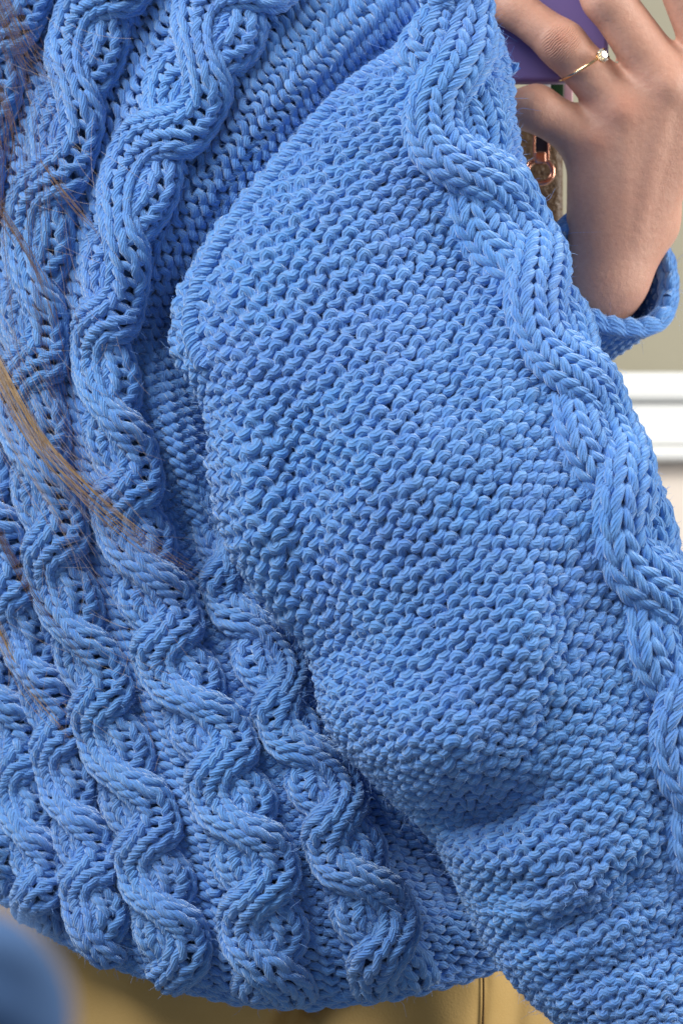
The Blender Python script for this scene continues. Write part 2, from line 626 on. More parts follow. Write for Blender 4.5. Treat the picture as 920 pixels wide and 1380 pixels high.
def theta_of(a_px, s):
    fi = np.clip(s / SK[-1] * (len(sg) - 1), 0, len(sg) - 1.001)
    fa = np.clip((a_px - ag[0]) / (ag[1] - ag[0]), 0, len(ag) - 1.001)
    i, k = fi.astype(int), fa.astype(int)
    x, z = fi - i, fa - k
    return (TH[i, k] * (1 - x) * (1 - z) + TH[i + 1, k] * x * (1 - z) + TH[i, k + 1] * (1 - x) * z + TH[i + 1, k + 1] * x * z)


def sleeve_at(ast, row):
    """ast: stitches from the cable's centre line; row: course number from the shoulder."""
    s = np.interp(row, row_g, sg)
    return sleeve_ts(theta_of(ast * WST * (0.45 + 0.55 * fine_g(row)), s), s)


tt, ss = np.meshgrid(np.linspace(-math.pi, math.pi, 120), np.linspace(0, SK[-1], 260), indexing='ij')
G2 = sleeve_ts(tt, ss)
cenl = G2.mean(0, keepdims=True)
G2 = G2 + unit(cenl - G2) * 0.0026
sleeve = link('sleeve', grid_mesh('sleeve', G2 - SL), MATS['cloth'], sweater)
sleeve['label'] = 'wide purl-stitch sleeve hanging in the foreground'

a, b, c = knit_curve(58, 18, 0.105, 0.88, -0.06)


def shear(ast, j):
    k = 0.22 * np.clip((j - 12.0) / 16.0, 0, 1) * np.clip((62.0 - j) / 16.0, 0, 1)
    return np.where(ast < 0, k * 8.0 * np.tanh(-ast / 8.0), -k * ast)


for j in range(-6, NROW + 6):
    n = len(a)
    ast = -36.0 + a + wob(n, 0.07, 9)
    amp = 1.0 + wob(n, 0.09, 9)
    row = j + 0.5 + b * amp + wob(n, 0.07, 9) + shear(ast, j + b)
    keep = (row > 0.1) & (row < row_g[-1] - 0.1)
    row = np.clip(row, 0, row_g[-1])
    fg = fine_g(row)
    th = theta_of(ast * WST * (0.45 + 0.55 * fg), np.interp(row, row_g, sg))
    keep &= (np.abs(th) < 1.95)
    P, N = frame_at(sleeve_at, ast, row, 0.08, 0.08)
    # outward normal, also where the tube turns away
    s_ = np.interp(row, row_g, sg)
    out = P - sleeve_ts(np.zeros_like(s_), s_) * 0.5 - sleeve_ts(np.full_like(s_, math.pi), s_) * 0.5
    N = N * np.sign(np.sum(N * out, -1, keepdims=True) + 1e-9)
    P = P + N * ((c * 0.0018 + wob(n, 0.0004, 9)) * fg ** 1.3)[:, None]
    k = P[:, 1] + D0
    py = 690 - (P[:, 2] - Z0) / (S * k)
    px = P[:, 0] / (S * k) + 460
    keep &= (py < 1450) & (px < 990) & (py > -50)
    if keep.sum() < 24:
        continue
    i0, i1 = np.argmax(keep), len(keep) - np.argmax(keep[::-1])
    r = 0.00235 * fg[i0:i1] ** 0.8 * (1 + wob(i1 - i0, 0.09, 9) + wob(i1 - i0, 0.05, 60)) * (1 + rng.normal(0, 0.03))
    V, q, uv, ring = tube_batch(P[None, i0:i1], N[None, i0:i1], r[None], 9, 0.0022)
    link('stitch_row', mesh_from('stitch_row', V - SL, q, uv), MATS['yarn'], sleeve)
    add_fuzz(V, ring, 800)


def sleeve_rev(ast, row):
    return sleeve_at(ast, row)


# shoulder seam: a slipped edge that twists along the join of sleeve and body
for k_ in (0, 1):
    sv = np.linspace(0.9, 8.2, 620)
    base = sleeve_ts(np.full_like(sv, -1.12), sv)
    T_ = unit(np.gradient(base, axis=0))
    N_ = np.tile([-0.45, -0.85, 0.25], (len(sv), 1))
    N_ = unit(N_ - (N_ * T_).sum(-1, keepdims=True) * T_)
    B_ = np.cross(T_, N_)
    Ls = np.concatenate([[0], np.cumsum(np.linalg.norm(np.diff(base, axis=0), axis=-1))]) / S
    an = Ls / 27.0 * 2 * np.pi + k_ * math.pi + 0.5 * np.sin(Ls / 90.0)
    Ps = base + N_ * 0.0026 + (N_ * np.cos(an)[:, None] * 0.0016 + B_ * np.sin(an)[:, None] * 0.0024)
    V, q, uv, ring = tube_batch(Ps[None], N_[None], 0.0021, 8)
    link('shoulder_seam', mesh_from('shoulder_seam', V - SL, q, uv), MATS['yarn'], sleeve)
    add_fuzz(V, ring, 700)

# sleeve cable
def sl_centre(v):
    return 0 * v


rows_ = np.linspace(0, NROW, 400)
cp = sleeve_at(np.zeros(400), rows_)
cpy = 690 - (cp[:, 2] - Z0) / (S * (D0 + cp[:, 1]))
LEFT_Y = [-100, 175, 447, 725, 1000, 1270, 1540]       # where the front strand swings furthest left
ph_rows = np.interp(cpy, LEFT_Y, math.pi * (1 + 2 * np.arange(len(LEFT_Y))))
make_cable(sweater, sleeve_at, sl_centre, (lambda v: np.interp(v, rows_, ph_rows)), 1.22, (WST, ROWH), 20.5, 39.0, 21.0, 1.0, NROW - 2, 4, 12,
           0.00225, 8, 0.0017, (0.08, 0.08), 'bold serpentine cable along the outer edge of the sleeve', in_view, (9, 13), (7, -8))

# ------------------------------------------------------------------ cuff of the other sleeve, round the raised wrist
HD = 0.10                                    # depth of the raised hand


def HP(px, py, w):
    """Photo pixel and depth in photo pixels relative to the hand's depth."""
    return U(px, py, HD + np.asarray(w, float) * S)


AX = unit(np.array([-0.42, 0.46, 0.78]))     # px right, px down, px away
E1 = np.array([0.93, 0.36, 0.0])
E1 = unit(E1 - AX * (E1 @ AX))
E2 = np.cross(AX, E1)
CC = np.array([822.0, 366.0, 0.0])


def cuff_px(th, l):
    rr = 84.0 + 5.0 * np.exp(-(l / 16.0) ** 2) - 0.05 * l + 2.5 * np.sin(3 * th + 0.6) + 1.6 * np.sin(5 * th)
    sh = 3.0 * np.sin(2 * th + 0.4)
    p = (CC + AX * (l + sh)[..., None] + E1 * (rr * np.cos(th))[..., None] + E2 * (rr * np.sin(th))[..., None]
         + np.array([-0.0011, 0.0, 0.0]) * (np.clip(l, 0, None) ** 2)[..., None])
    return p


def cuff_at(ast, row):
    p = cuff_px(ast / 20.0 * 2 * np.pi, row * 17.0)
    return HP(p[..., 0], p[..., 1], p[..., 2])


aa, rw = np.meshgrid(np.linspace(0, 20, 61), np.linspace(-0.4, 15, 30), indexing='ij')
G = cuff_at(aa, rw)
cl = G.mean(0, keepdims=True)
cuff = link('cuff', grid_mesh('cuff', G + unit(cl - G) * 0.0035 - SL), MATS['cloth'], sweater)
cuff['label'] = 'rolled cuff of the other sleeve around the raised wrist'
a, b, c = knit_curve(20, 12, 0.22, 0.86, 0.0)
for j in range(0, 15):
    row = j + 0.2 + b * (1 + wob(len(a), 0.06, 6))
    P = cuff_at(a, row)
    C0 = cuff_at(np.linspace(0, 20, 40)[None].repeat(1, 0), np.full((1, 40), float(j))).mean(1)
    axis = unit(cuff_at(np.linspace(0, 20, 40), np.full(40, j + 1.0)).mean(0) - C0[0])
    N = P - C0
    N = unit(N - (N @ axis)[:, None] * axis)
    P = P - N * (c * 0.0016)[:, None]
    V, q, uv, ring = tube_batch(P[None], N[None], 0.0024, 8)
    link('stitch_row', mesh_from('stitch_row', V - SL, q, uv), MATS['yarn'], cuff)
    add_fuzz(V, ring, 120)
# the turned edge of the cuff: two fat rounds of yarn
for l, dr in ((-7.0, 0.0), (-3.0, 0.0022), (1.0, -0.0030)):
    t = np.linspace(0, 20, 241)
    P = cuff_at(t, np.full_like(t, l / 17.0) + 0.10 * np.sin(t * 2 * np.pi))
    C0 = P.mean(0)
    N = unit(P - C0)
    V, q, uv, ring = tube_batch((P + N * dr)[None], N[None], 0.0026, 8)
    link('edge_round', mesh_from('edge_round', V - SL, q, uv), MATS['yarn'], cuff)
    add_fuzz(V, ring, 250)

# hem: cast-on rounds that close the lower edge of the back panel
for v0_, off, r_ in ((-0.75, 0.0003, 0.0021), (-0.2, 0.0018, 0.0019), (0.35, 0.0012, 0.0018)):
    t = np.linspace(-17.6, 10.8, 700)
    u = t + 0.16 * np.sin(t * 4 * np.pi)
    v = v0_ + 0.22 * np.sin(t * 2 * np.pi + v0_ * 5) + wob(700, 0.05, 12)
    P, N = frame_at(body_at, u, v)
    P = P + N * (off + 0.0007 * np.cos(t * 4 * np.pi))[:, None]
    V, q, uv, ring = tube_batch(P[None], N[None], r_, 8)
    link('hem_round', mesh_from('hem_round', V - SL, q, uv), MATS['yarn'], back_panel)
    add_fuzz(V, ring, 900)

# ------------------------------------------------------------------ wool halo
Pf = np.concatenate([f[0] for f in FUZZ])
Df = np.concatenate([f[1] for f in FUZZ])
front = Df[:, 1] < 0.55
Pf, Df = Pf[front], Df[front]
n = len(Pf)
ln = rng.gamma(2.0, 0.0012, n) + 0.0008
ln = ln * np.where(rng.random(n) < 0.10, 1.8, 0.8)
d1 = unit(Df + rng.normal(0, 0.55, (n, 3)))
d2 = unit(d1 + rng.normal(0, 0.8, (n, 3)))
p0 = Pf - Df * 0.0003
p1 = p0 + d1 * (ln * 0.5)[:, None]
p2 = p1 + d2 * (ln * 0.5)[:, None]
side = unit(np.cross(d1, rng.normal(0, 1, (n, 3)))) * 0.00006
Vf = np.stack([p0 - side, p0 + side, p1 - side, p1 + side, p2 - side * 0.4, p2 + side * 0.4], 1).reshape(-1, 3)
bi = np.arange(n)[:, None] * 6
qf = np.concatenate([bi + np.array([0, 1, 3, 2]), bi + np.array([2, 3, 5, 4])])
halo = link('wool_fuzz', mesh_from('wool_fuzz', Vf - SL, qf), MATS['fibre'], sweater)
halo['kind'] = 'stuff'

# ------------------------------------------------------------------ person: raised hand and forearm, loose hair


def skin_material():
    m, nt, b = nodes_of('skin')
    geo = nt.nodes.new('ShaderNodeNewGeometry')
    pos = geo.outputs['Position']
    big = noise(nt, pos, 38.0, 3, 0.6)
    mott = noise(nt, pos, 420.0, 3, 0.6)
    c = mix_col(nt, big, (0.58, 0.30, 0.205, 1), (0.70, 0.42, 0.31, 1))
    c = mix_col(nt, math_node(nt, 'MULTIPLY', mott, 0.6), c, (0.46, 0.20, 0.14, 1))

    def blob(p, rad):
        d = nt.nodes.new('ShaderNodeVectorMath')
        d.operation = 'DISTANCE'
        nt.links.new(pos, d.inputs[0])
        d.inputs[1].default_value = tuple(p)
        mr = nt.nodes.new('ShaderNodeMapRange')
        mr.interpolation_type = 'SMOOTHSTEP'
        mr.inputs[1].default_value = 0
        mr.inputs[2].default_value = rad
        mr.inputs[3].default_value = 1
        mr.inputs[4].default_value = 0
        nt.links.new(d.outputs['Value'], mr.inputs[0])
        return mr.outputs[0]
    # redder skin over the knuckles
    k1, k2, k3 = blob(HP(757, 58, -68), 0.011), blob(HP(803, 190, -40), 0.013), blob(HP(840, 150, -48), 0.013)
    kk = math_node(nt, 'ADD', math_node(nt, 'MULTIPLY', k1, 0.6), math_node(nt, 'MULTIPLY', math_node(nt, 'ADD', k2, k3), 0.5))
    c = mix_col(nt, kk, c, (0.52, 0.20, 0.13, 1))
    nt.links.new(c, b.inputs['Base Color'])
    b.inputs['Roughness'].default_value = 0.48
    b.inputs['Specular IOR Level'].default_value = 0.4
    b.inputs['Subsurface Weight'].default_value = 0.15
    b.inputs['Subsurface Radius'].default_value = (0.006, 0.002, 0.001)
    b.inputs['Subsurface Scale'].default_value = 0.6
    # fine pores everywhere, folds across the finger joint
    dot = nt.nodes.new('ShaderNodeVectorMath')
    dot.operation = 'DOT_PRODUCT'
    axis = unit(HP(757, 60, -38) - HP(842, 148, -12))
    nt.links.new(pos, dot.inputs[0])
    dot.inputs[1].default_value = tuple(axis)
    wv = math_node(nt, 'ADD', math_node(nt, 'MULTIPLY', dot.outputs['Value'], 2 * math.pi / 0.0021),
                   math_node(nt, 'MULTIPLY', noise(nt, pos, 260.0, 2), 5.0))
    wr = math_node(nt, 'MULTIPLY', math_node(nt, 'POWER', math_node(nt, 'ABSOLUTE', math_node(nt, 'SINE', wv)), 0.4), math_node(nt, 'MULTIPLY', k1, 3.0))
    pores = noise(nt, pos, 1500.0, 3, 0.7)
    crease = noise(nt, pos, 300.0, 3, 0.6)
    h = math_node(nt, 'ADD', math_node(nt, 'ADD', math_node(nt, 'MULTIPLY', pores, 0.22), math_node(nt, 'MULTIPLY', crease, 0.45)), wr)
    bump = nt.nodes.new('ShaderNodeBump')
    bump.inputs['Strength'].default_value = 0.7
    bump.inputs['Distance'].default_value = 0.0011
    nt.links.new(h, bump.inputs['Height'])
    nt.links.new(bump.outputs[0], b.inputs['Normal'])
    return m


MATS['skin'] = skin_material()

W1, W2 = (804, 392, 10), (826, 374, 10)
FING = {
    'pinky': [((800, 192, -6), 35), ((722, 146, -28), 30), ((668, 150, 6), 24), ((648, 178, 34), 20)],
    'ring': [((842, 150, -12), 36), ((757, 60, -38), 31), ((692, 10, -24), 27), ((640, -14, 4), 22)],
    'middle': [((899, 112, -16), 38), ((817, -4, -42), 33), ((778, -78, -28), 28), ((752, -118, 4), 23)],
    'index': [((966, 92, -8), 37), ((908, -44, -36), 31), ((872, -118, -24), 27), ((838, -160, 6), 22)],
    'thumb': [((872, 300, 34), 36), ((905, 190, 78), 33), ((868, 80, 92), 28), ((820, 0, 84), 23)],
}
BONES = []
for nm, ch in FING.items():
    for (p, r), (q, s) in zip(ch[:-1], ch[1:]):
        BONES.append((p, r, q, s, 14.0))
for nm, w, rw_ in (('pinky', W1, 40), ('ring', W1, 40), ('ring', W2, 36), ('middle', W2, 36), ('index', W2, 34), ('thumb', W2, 34)):
    p, r = FING[nm][0]
    BONES.append((w, rw_, p, r + 2, 26.0))
BONES += [(W1, 40, (757, 470, 66), 40, 26.0), (W2, 36, (775, 466, 66), 36, 26.0),
          ((803, 188, -30), 20, (800, 193, -27), 20, 10.0), ((838, 150, -40), 20, (842, 156, -37), 20, 10.0), ((900, 114, -43), 20, (903, 120, -40), 20, 10.0),
          ((842, 156, -42), 12, (838, 320, -26), 8, 12.0), ((901, 120, -44), 12, (856, 320, -26), 8, 12.0), ((802, 196, -32), 10, (818, 320, -24), 7, 12.0)]


def hand_sdf(X):
    d = np.full(X.shape[:-1], 1e3)
    for p, r, q, s, k in BONES:
        p, q = np.array(p, float), np.array(q, float)
        pq = q - p
        t = np.clip(((X - p) @ pq) / (pq @ pq), 0, 1)
        di = np.linalg.norm(X - p - t[..., None] * pq, axis=-1) - (r + (s - r) * t)
        h = np.clip(0.5 + 0.5 * (d - di) / k, 0, 1)
        d = d + (di - d) * h - k * h * (1 - h)
    return d


def surface_nets(fn, lo, hi, step):
    ax = [np.arange(lo[i], hi[i], step) for i in range(3)]
    X = np.stack(np.meshgrid(*ax, indexing='ij'), -1)
    F = fn(X)
    nx, ny, nz = F.shape
    ins = F < 0
    c8 = [ins[i:nx - 1 + i, j:ny - 1 + j, k:nz - 1 + k] for i in (0, 1) for j in (0, 1) for k in (0, 1)]
    cnt = sum(x.astype(int) for x in c8)
    act = (cnt > 0) & (cnt < 8)
    idx = -np.ones(act.shape, int)
    idx[act] = np.arange(act.sum())
    ci = np.argwhere(act)
    V = np.array(lo) + (ci + 0.5) * step
    quads = []
    for d in range(3):
        e1, e2 = [x for x in range(3) if x != d]
        A = ins
        sl0 = [slice(None)] * 3
        sl1 = [slice(None)] * 3
        sl0[d], sl1[d] = slice(0, -1), slice(1, None)
        ch = A[tuple(sl0)] != A[tuple(sl1)]
        pos = np.argwhere(ch)
        ok = (pos[:, e1] > 0) & (pos[:, e2] > 0) & (pos[:, e1] < F.shape[e1] - 1) & (pos[:, e2] < F.shape[e2] - 1)
        pos = pos[ok]
        inside0 = A[tuple(pos.T)]
        o = np.zeros((4, 3), int)
        o[1, e1] = o[2, e1] = -1
        o[2, e2] = o[3, e2] = -1
        qd = np.stack([idx[tuple((pos + o[i]).T)] for i in range(4)], 1)
        flip = inside0 ^ (d == 1)
        qd[flip] = qd[flip][:, ::-1]
        quads.append(qd)
    quads = np.concatenate(quads)
    quads = quads[(quads >= 0).all(1)]
    for _ in range(5):
        e = 0.6
        g = np.stack([(fn(V + np.eye(3)[i] * e) - fn(V - np.eye(3)[i] * e)) / (2 * e) for i in range(3)], -1)
        f = fn(V)
        V = V - (f / np.maximum((g * g).sum(-1), 0.05))[:, None] * g
    return V, quads


Vh, qh = surface_nets(hand_sdf, (610, -215, -100), (1020, 610, 180), 4.6)
Vw = HP(Vh[:, 0], Vh[:, 1], Vh[:, 2])
person_loc = Vector(HP(785, 500, 70).tolist())
person = empty('person', person_loc, 'person in the blue sweater, one ringed hand raised around a purple phone', 'person')
arm_me = mesh_from('hand', Vw - np.array(person_loc), qh[:, ::-1])
bm = bmesh.new()
bm.from_mesh(arm_me)
bmesh.ops.recalc_face_normals(bm, faces=bm.faces)
bm.to_mesh(arm_me)
bm.free()
arm = link('hand', arm_me, MATS['skin'], person)
arm['label'] = 'raised hand and wrist seen from the back, fingers folded over the phone'


def hair_mat(name, c1, c2):
    m, nt, b = nodes_of(name)
    geo = nt.nodes.new('ShaderNodeNewGeometry')
    f = noise(nt, geo.outputs['Position'], 130.0, 2)
    nt.links.new(mix_col(nt, f, c1, c2), b.inputs['Base Color'])
    b.inputs['Roughness'].default_value = 0.42
    b.inputs['Specular IOR Level'].default_value = 0.5
    return m


HAIR = {'gold': hair_mat('golden_hair', (0.22, 0.115, 0.04, 1), (0.62, 0.42, 0.20, 1)),
        'brown': hair_mat('brown_hair', (0.06, 0.028, 0.016, 1), (0.26, 0.14, 0.08, 1)),
        'pale': hair_mat('pale_flyaway_hair', (0.34, 0.26, 0.22, 1), (0.62, 0.54, 0.50, 1))}
PL = np.array(person_loc)


def lock(name, pts, n, spread0, spread1, mat, r, lift=16.0, fray=0.0, cut=0.25):
    pts = np.array(pts, float)
    k = np.arange(len(pts), dtype=float)
    paths, norms, rad = [], [], []
    m = 26
    for i in range(n):
        t0 = rng.uniform(0, 0.05)
        t1 = 1 - rng.uniform(0, cut) if cut else 1
        t = np.linspace(t0, t1, m) * (len(pts) - 1)
        c = cardinal(k, t) @ pts
        tn = unit(np.gradient(c, axis=0))
        nm = np.stack([-tn[:, 1], tn[:, 0]], 1)
        f = t / (len(pts) - 1)
        off = rng.normal(0, 1) * (spread0 * (1 - f) + spread1 * f)
        off = off + fray * rng.normal(0, 1) * f ** 3 * 10 + 1.2 * np.sin(t * rng.uniform(1, 3) + rng.uniform(0, 6))
        c = c + nm * np.broadcast_to(off, f.shape)[:, None]
        y = body_depth(c[:, 0], c[:, 1], np.full(m, 40.0)) - (lift + rng.uniform(0, 8)) * S - 58 * S
        p = U(c[:, 0], c[:, 1], y)
        paths.append(p)
        norms.append(np.tile([0, -1.0, 0], (m, 1)))
        rad.append(r * rng.uniform(0.7, 1.25) * (1 - 0.75 * f ** 4))
    V, q, uv, ring = tube_batch(np.array(paths), np.array(norms), np.array(rad), 4)
    return link(name, mesh_from(name, V - PL, q), mat, person)


lock('hair_lock', [(-60, 400), (0, 505), (45, 585), (100, 648), (170, 712), (235, 757), (300, 792)], 36, 7.5, 7.0, HAIR['gold'], 0.00012, cut=0.8)['label'] = 'long golden lock sweeping over the left cables'
lock('hair_lock', [(-30, -60), (2, 5), (24, 55), (48, 88), (95, 112)], 44, 9, 14, HAIR['brown'], 0.00007, fray=1.2, cut=0.7)['label'] = 'dark brown hair at the top left corner'
lock('hair_lock', [(-30, 235), (0, 283), (35, 340), (66, 405), (88, 470)], 20, 5, 6, HAIR['brown'], 0.0001, cut=0.8)
lock('hair_lock', [(-10, 110), (5, 150), (14, 200), (10, 260)], 14, 6, 8, HAIR['brown'], 0.0001, fray=1.2)
lock('hair_lock', [(52, 215), (80, 255), (110, 292), (135, 318)], 12, 4, 4, HAIR['brown'], 0.0001)
lock('hair_lock', [(-30, 665), (0, 722), (32, 782), (62, 826), (100, 870), (140, 930)], 18, 4, 4, HAIR['brown'], 0.00007, fray=0.6, cut=0.8)
lock('hair_lock', [(-25, 800), (0, 852), (30, 915), (62, 960), (100, 1000)], 16, 4, 5, HAIR['gold'], 0.0001, cut=0.8)
lock('hair_lock', [(-40, 480), (0, 560), (50, 640), (95, 720), (125, 800)], 9, 14, 18, HAIR['pale'], 0.00007, fray=2)
lock('hair_lock', [(-60, -60), (10, 120), (30, 330), (62, 540), (120, 740), (190, 930)], 34, 26, 34, HAIR['brown'], 0.000055, lift=22, fray=1.5, cut=0.7)
lock('hair_lock', [(-60, 380), (5, 500), (60, 600), (130, 690), (200, 770), (300, 860)], 22, 16, 30, HAIR['pale'], 0.00006, lift=22, fray=2.5, cut=0.6)
# single flyaway hairs lying on the wool
fl = []
for i in range(230):
    x, y = rng.uniform(-10, 230), rng.uniform(-10, 1000)
    if x > 110 + 0.12 * y:
        continue
    ang = rng.normal(0.95, 0.55)
    ln_ = rng.uniform(30, 110)
    cv = rng.normal(0, 0.5)
    s = np.linspace(0, 1, 12)
    aa_ = ang + cv * s
    cx = x + np.cumsum(np.cos(aa_)) * ln_ / 12
    cy = y + np.cumsum(np.sin(aa_)) * ln_ / 12
    fl.append(U(cx, cy, body_depth(cx, cy, np.full(12, 40.0)) - rng.uniform(56, 84) * S))
fl = np.array(fl)
V, q, uv, ring = tube_batch(fl, np.tile([0, -1.0, 0], fl.shape[:2] + (1,)), 0.000065, 3)
fly = link('flyaway_hair', mesh_from('flyaway_hair', V - PL, q), HAIR['pale'], person)
fly['kind'] = 'stuff'

# ------------------------------------------------------------------ phone, finger ring, bag


def rounded_box(name, sx, sy, sz, rc, rb, mat, parent=None, segs=6):
    """Box with rounded corners seen from the front (x, z) and softened edges."""
    bm = bmesh.new()
    bmesh.ops.create_cube(bm, size=1.0)
    for v in bm.verts:
        v.co = Vector((v.co.x * sx, v.co.y * sy, v.co.z * sz))
    ed = [e for e in bm.edges if abs((e.verts[0].co - e.verts[1].co).normalized().y) > 0.9]
    bmesh.ops.bevel(bm, geom=ed, offset=rc, segments=segs, profile=0.5, affect='EDGES')
    ed = [e for e in bm.edges if abs((e.verts[0].co - e.verts[1].co).normalized().y) < 0.5 and len(e.link_faces) == 2
          and abs(e.link_faces[0].normal.dot(e.link_faces[1].normal)) < 0.3]
    bmesh.ops.bevel(bm, geom=ed, offset=rb, segments=3, profile=0.5, affect='EDGES')
    me = bpy.data.meshes.new(name)
    bm.to_mesh(me)
    bm.free()
    for p in me.polygons:
        p.use_smooth = True
    me.set_sharp_from_angle(angle=math.radians(40))
    return link(name, me, mat, parent)


MATS['purple'] = simple('purple_phone_case', (0.22, 0.16, 0.42, 1), 0.36, 0, 0.5, (700, 0.08, 0.0003))
MATS['glass'] = simple('dark_screen_glass', (0.01, 0.01, 0.015, 1), 0.08, 0, 0.6)
pc = HP(712, -98, 18)
phone = empty('phone', Vector(HP(712, 113, 18).tolist()), 'purple phone held behind the folded fingers at the top right', 'phone')
dz = Vector((pc - HP(712, 113, 18)).tolist())
kx = S * (D0 + HD)
case = rounded_box('case', 214 * kx, 0.0095, 424 * kx, 0.010, 0.0028, MATS['purple'], phone)
case.location = dz
scr = rounded_box('screen', 200 * kx, 0.001, 408 * kx, 0.008, 0.0003, MATS['glass'], phone)
scr.location = dz + Vector((0, 0.0049, 0))
btn = rounded_box('button', 0.0014, 0.003, 0.012, 0.0005, 0.0003, MATS['purple'], phone)
btn.location = dz + Vector((107 * kx + 0.0003, 0, 0.02))

MATS['gold'] = simple('polished_gold', (0.86, 0.60, 0.34, 1), 0.18, 1.0)
MATS['rose'] = simple('rose_gold', (0.80, 0.42, 0.30, 1), 0.22, 1.0)
m, nt, b = nodes_of('cut_crystal')
b.inputs['Base Color'].default_value = (0.97, 0.96, 0.86, 1)
b.inputs['Roughness'].default_value = 0.02
b.inputs['IOR'].default_value = 2.1
b.inputs['Transmission Weight'].default_value = 0.75
MATS['crystal'] = m


def torus(name, R, r, nR, nr, mat, parent, basis=None, arc=2 * math.pi, a0=0.0, flat=1.0):
    closed = abs(arc - 2 * math.pi) < 1e-6
    t = a0 + np.linspace(0, arc, nR + 1)
    P = np.stack([R * np.cos(t), R * np.sin(t), 0 * t], 1)
    N = np.stack([np.cos(t), np.sin(t), 0 * t], 1)
    if basis is not None:
        P, N = P @ basis, N @ basis
    V, q, uv, ring = tube_batch(P[None], N[None], r, nr)
    if closed:      # the open tangents at the seam are averaged by welding
        me = mesh_from(name, V, q)
        bm = bmesh.new()
        bm.from_mesh(me)
        bmesh.ops.remove_doubles(bm, verts=bm.verts, dist=r * 0.25)
        bm.to_mesh(me)
        bm.free()
        return link(name, me, mat, parent)
    return link(name, mesh_from(name, V, q), mat, parent)


pM, pP = np.array(FING['ring'][0][0], float), np.array(FING['ring'][1][0], float)
rc_ = pM + (pP - pM) * 0.68
fin_ax = unit(HP(*pP) - HP(*pM))
ring_c = HP(*rc_)
to_cam = np.array([0, -1.0, 0])
up = unit(np.cross(fin_ax, to_cam))
if up[2] < 0:
    up = -up
fw = unit(to_cam - fin_ax * (to_cam @ fin_ax))
tilt = unit(fin_ax + 0.22 * up)
ez = unit(up - tilt * (up @ tilt))
ex = unit(np.cross(ez, tilt))
if ex[1] > 0:
    ex = -ex
fr = 33.6 * S * (D0 + HD)
ring_root = empty('finger_ring', Vector(ring_c.tolist()), 'thin gold ring with a square-set clear stone on the finger', 'ring')
torus('band', fr + 0.0004, 0.00075, 64, 8, MATS['gold'], ring_root, np.stack([ez, ex, tilt]))
sd = unit(0.52 * ez + 0.85 * ex)
sp = sd * (fr + 0.0027)
e_a, e_b = tilt, unit(np.cross(sd, tilt))
# brilliant-cut stone: table, crown, girdle, pavilion
V, F = [], []
lv = [(0.0017, 0.0018, 8), (0.0032, 0.0005, 8), (0.0032, 0.0001, 8)]
for r_, h_, n_ in lv:
    for i in range(n_):
        t = 2 * math.pi * i / n_ + math.pi / 8
        V.append(sp + sd * h_ + e_a * r_ * math.cos(t) + e_b * r_ * math.sin(t))
V.append(sp - sd * 0.0024)
F.append(list(range(8)))
for k in (0, 8):
    for i in range(8):
        F.append([k + i, k + 8 + i, k + 8 + (i + 1) % 8, k + (i + 1) % 8])
for i in range(8):
    F.append([16 + i, 24, 16 + (i + 1) % 8])
me = bpy.data.meshes.new('stone')
me.from_pydata([tuple(v) for v in V], [], F)
bm = bmesh.new()
bm.from_mesh(me)
bmesh.ops.recalc_face_normals(bm, faces=bm.faces)
bm.to_mesh(me)
bm.free()
link('stone', me, MATS['crystal'], ring_root)
for i in range(4):
    t = math.pi / 4 + i * math.pi / 2
    o = e_a * math.cos(t) + e_b * math.sin(t)
    P = np.array([sp - sd * 0.0026 + o * 0.0010, sp - sd * 0.0006 + o * 0.0028, sp + sd * 0.0007 + o * 0.0033, sp + sd * 0.0013 + o * 0.0027])
    V, q, uv, rg = tube_batch(P[None], np.tile(e_b * 1.0, (1, 4, 1)), 0.0005, 6)
    link('prong', mesh_from('prong', V, q), MATS['gold'], ring_root)

MATS['leather'] = simple('brown_grained_leather', (0.035, 0.018, 0.010, 1), 0.45, 0, 0.5, (420, 0.9, 0.0012), (90, (0.16, 0.085, 0.03, 1)))
MATS['navy'] = simple('dark_navy_leather', (0.012, 0.014, 0.03, 1), 0.4, 0, 0.5, (900, 0.3, 0.0004))
MATS['green'] = simple('dark_green_enamel', (0.02, 0.06, 0.025, 1), 0.3)
MATS['pink'] = simple('pale_pink_enamel', (0.75, 0.45, 0.50, 1), 0.35)
MATS['white'] = simple('white_gloss_paint', (0.80, 0.80, 0.77, 1), 0.4, 0, 0.4, (60, 0.06, 0.002))
BD = HD + 0.055
bag_c = U(705, 250, BD + 0.02)
bag = empty('handbag', Vector(U(705, 340, BD + 0.02).tolist()), 'brown leather bag with a rose-gold ring clasp, glimpsed between sleeve and hand', 'bag')
BL = np.array(bag.location)
bd = rounded_box('bag_body', 0.040, 0.022, 0.075, 0.010, 0.004, MATS['leather'], bag)
bd.location = Vector((bag_c - BL + np.array([0.0, 0.012, 0.004])).tolist())
st = rounded_box('strap', 0.0068, 0.002, 0.030, 0.001, 0.0005, MATS['navy'], bag)
st.location = Vector((U(728, 176, BD - 0.004) - BL).tolist())
for px_ in (719.0, 738.0):
    e_ = rounded_box('strap_edge', 0.0011, 0.0028, 0.030, 0.0003, 0.0003, MATS['rose'], bag)
    e_.location = Vector((U(px_, 176, BD - 0.004) - BL).tolist())
sw = rounded_box('swivel', 0.0058, 0.005, 0.0062, 0.0015, 0.001, MATS['rose'], bag)
sw.location = Vector((U(727, 213, BD - 0.008) - BL).tolist())
bas = np.stack([[1, 0, 0], [0, 0.25, 0.97], [0, -0.97, 0.25]]).astype(float)
clasp = torus('ring_clasp', 0.0062, 0.0014, 48, 8, MATS['rose'], bag, bas)
clasp.location = Vector((U(727, 231, BD - 0.008) - BL).tolist())
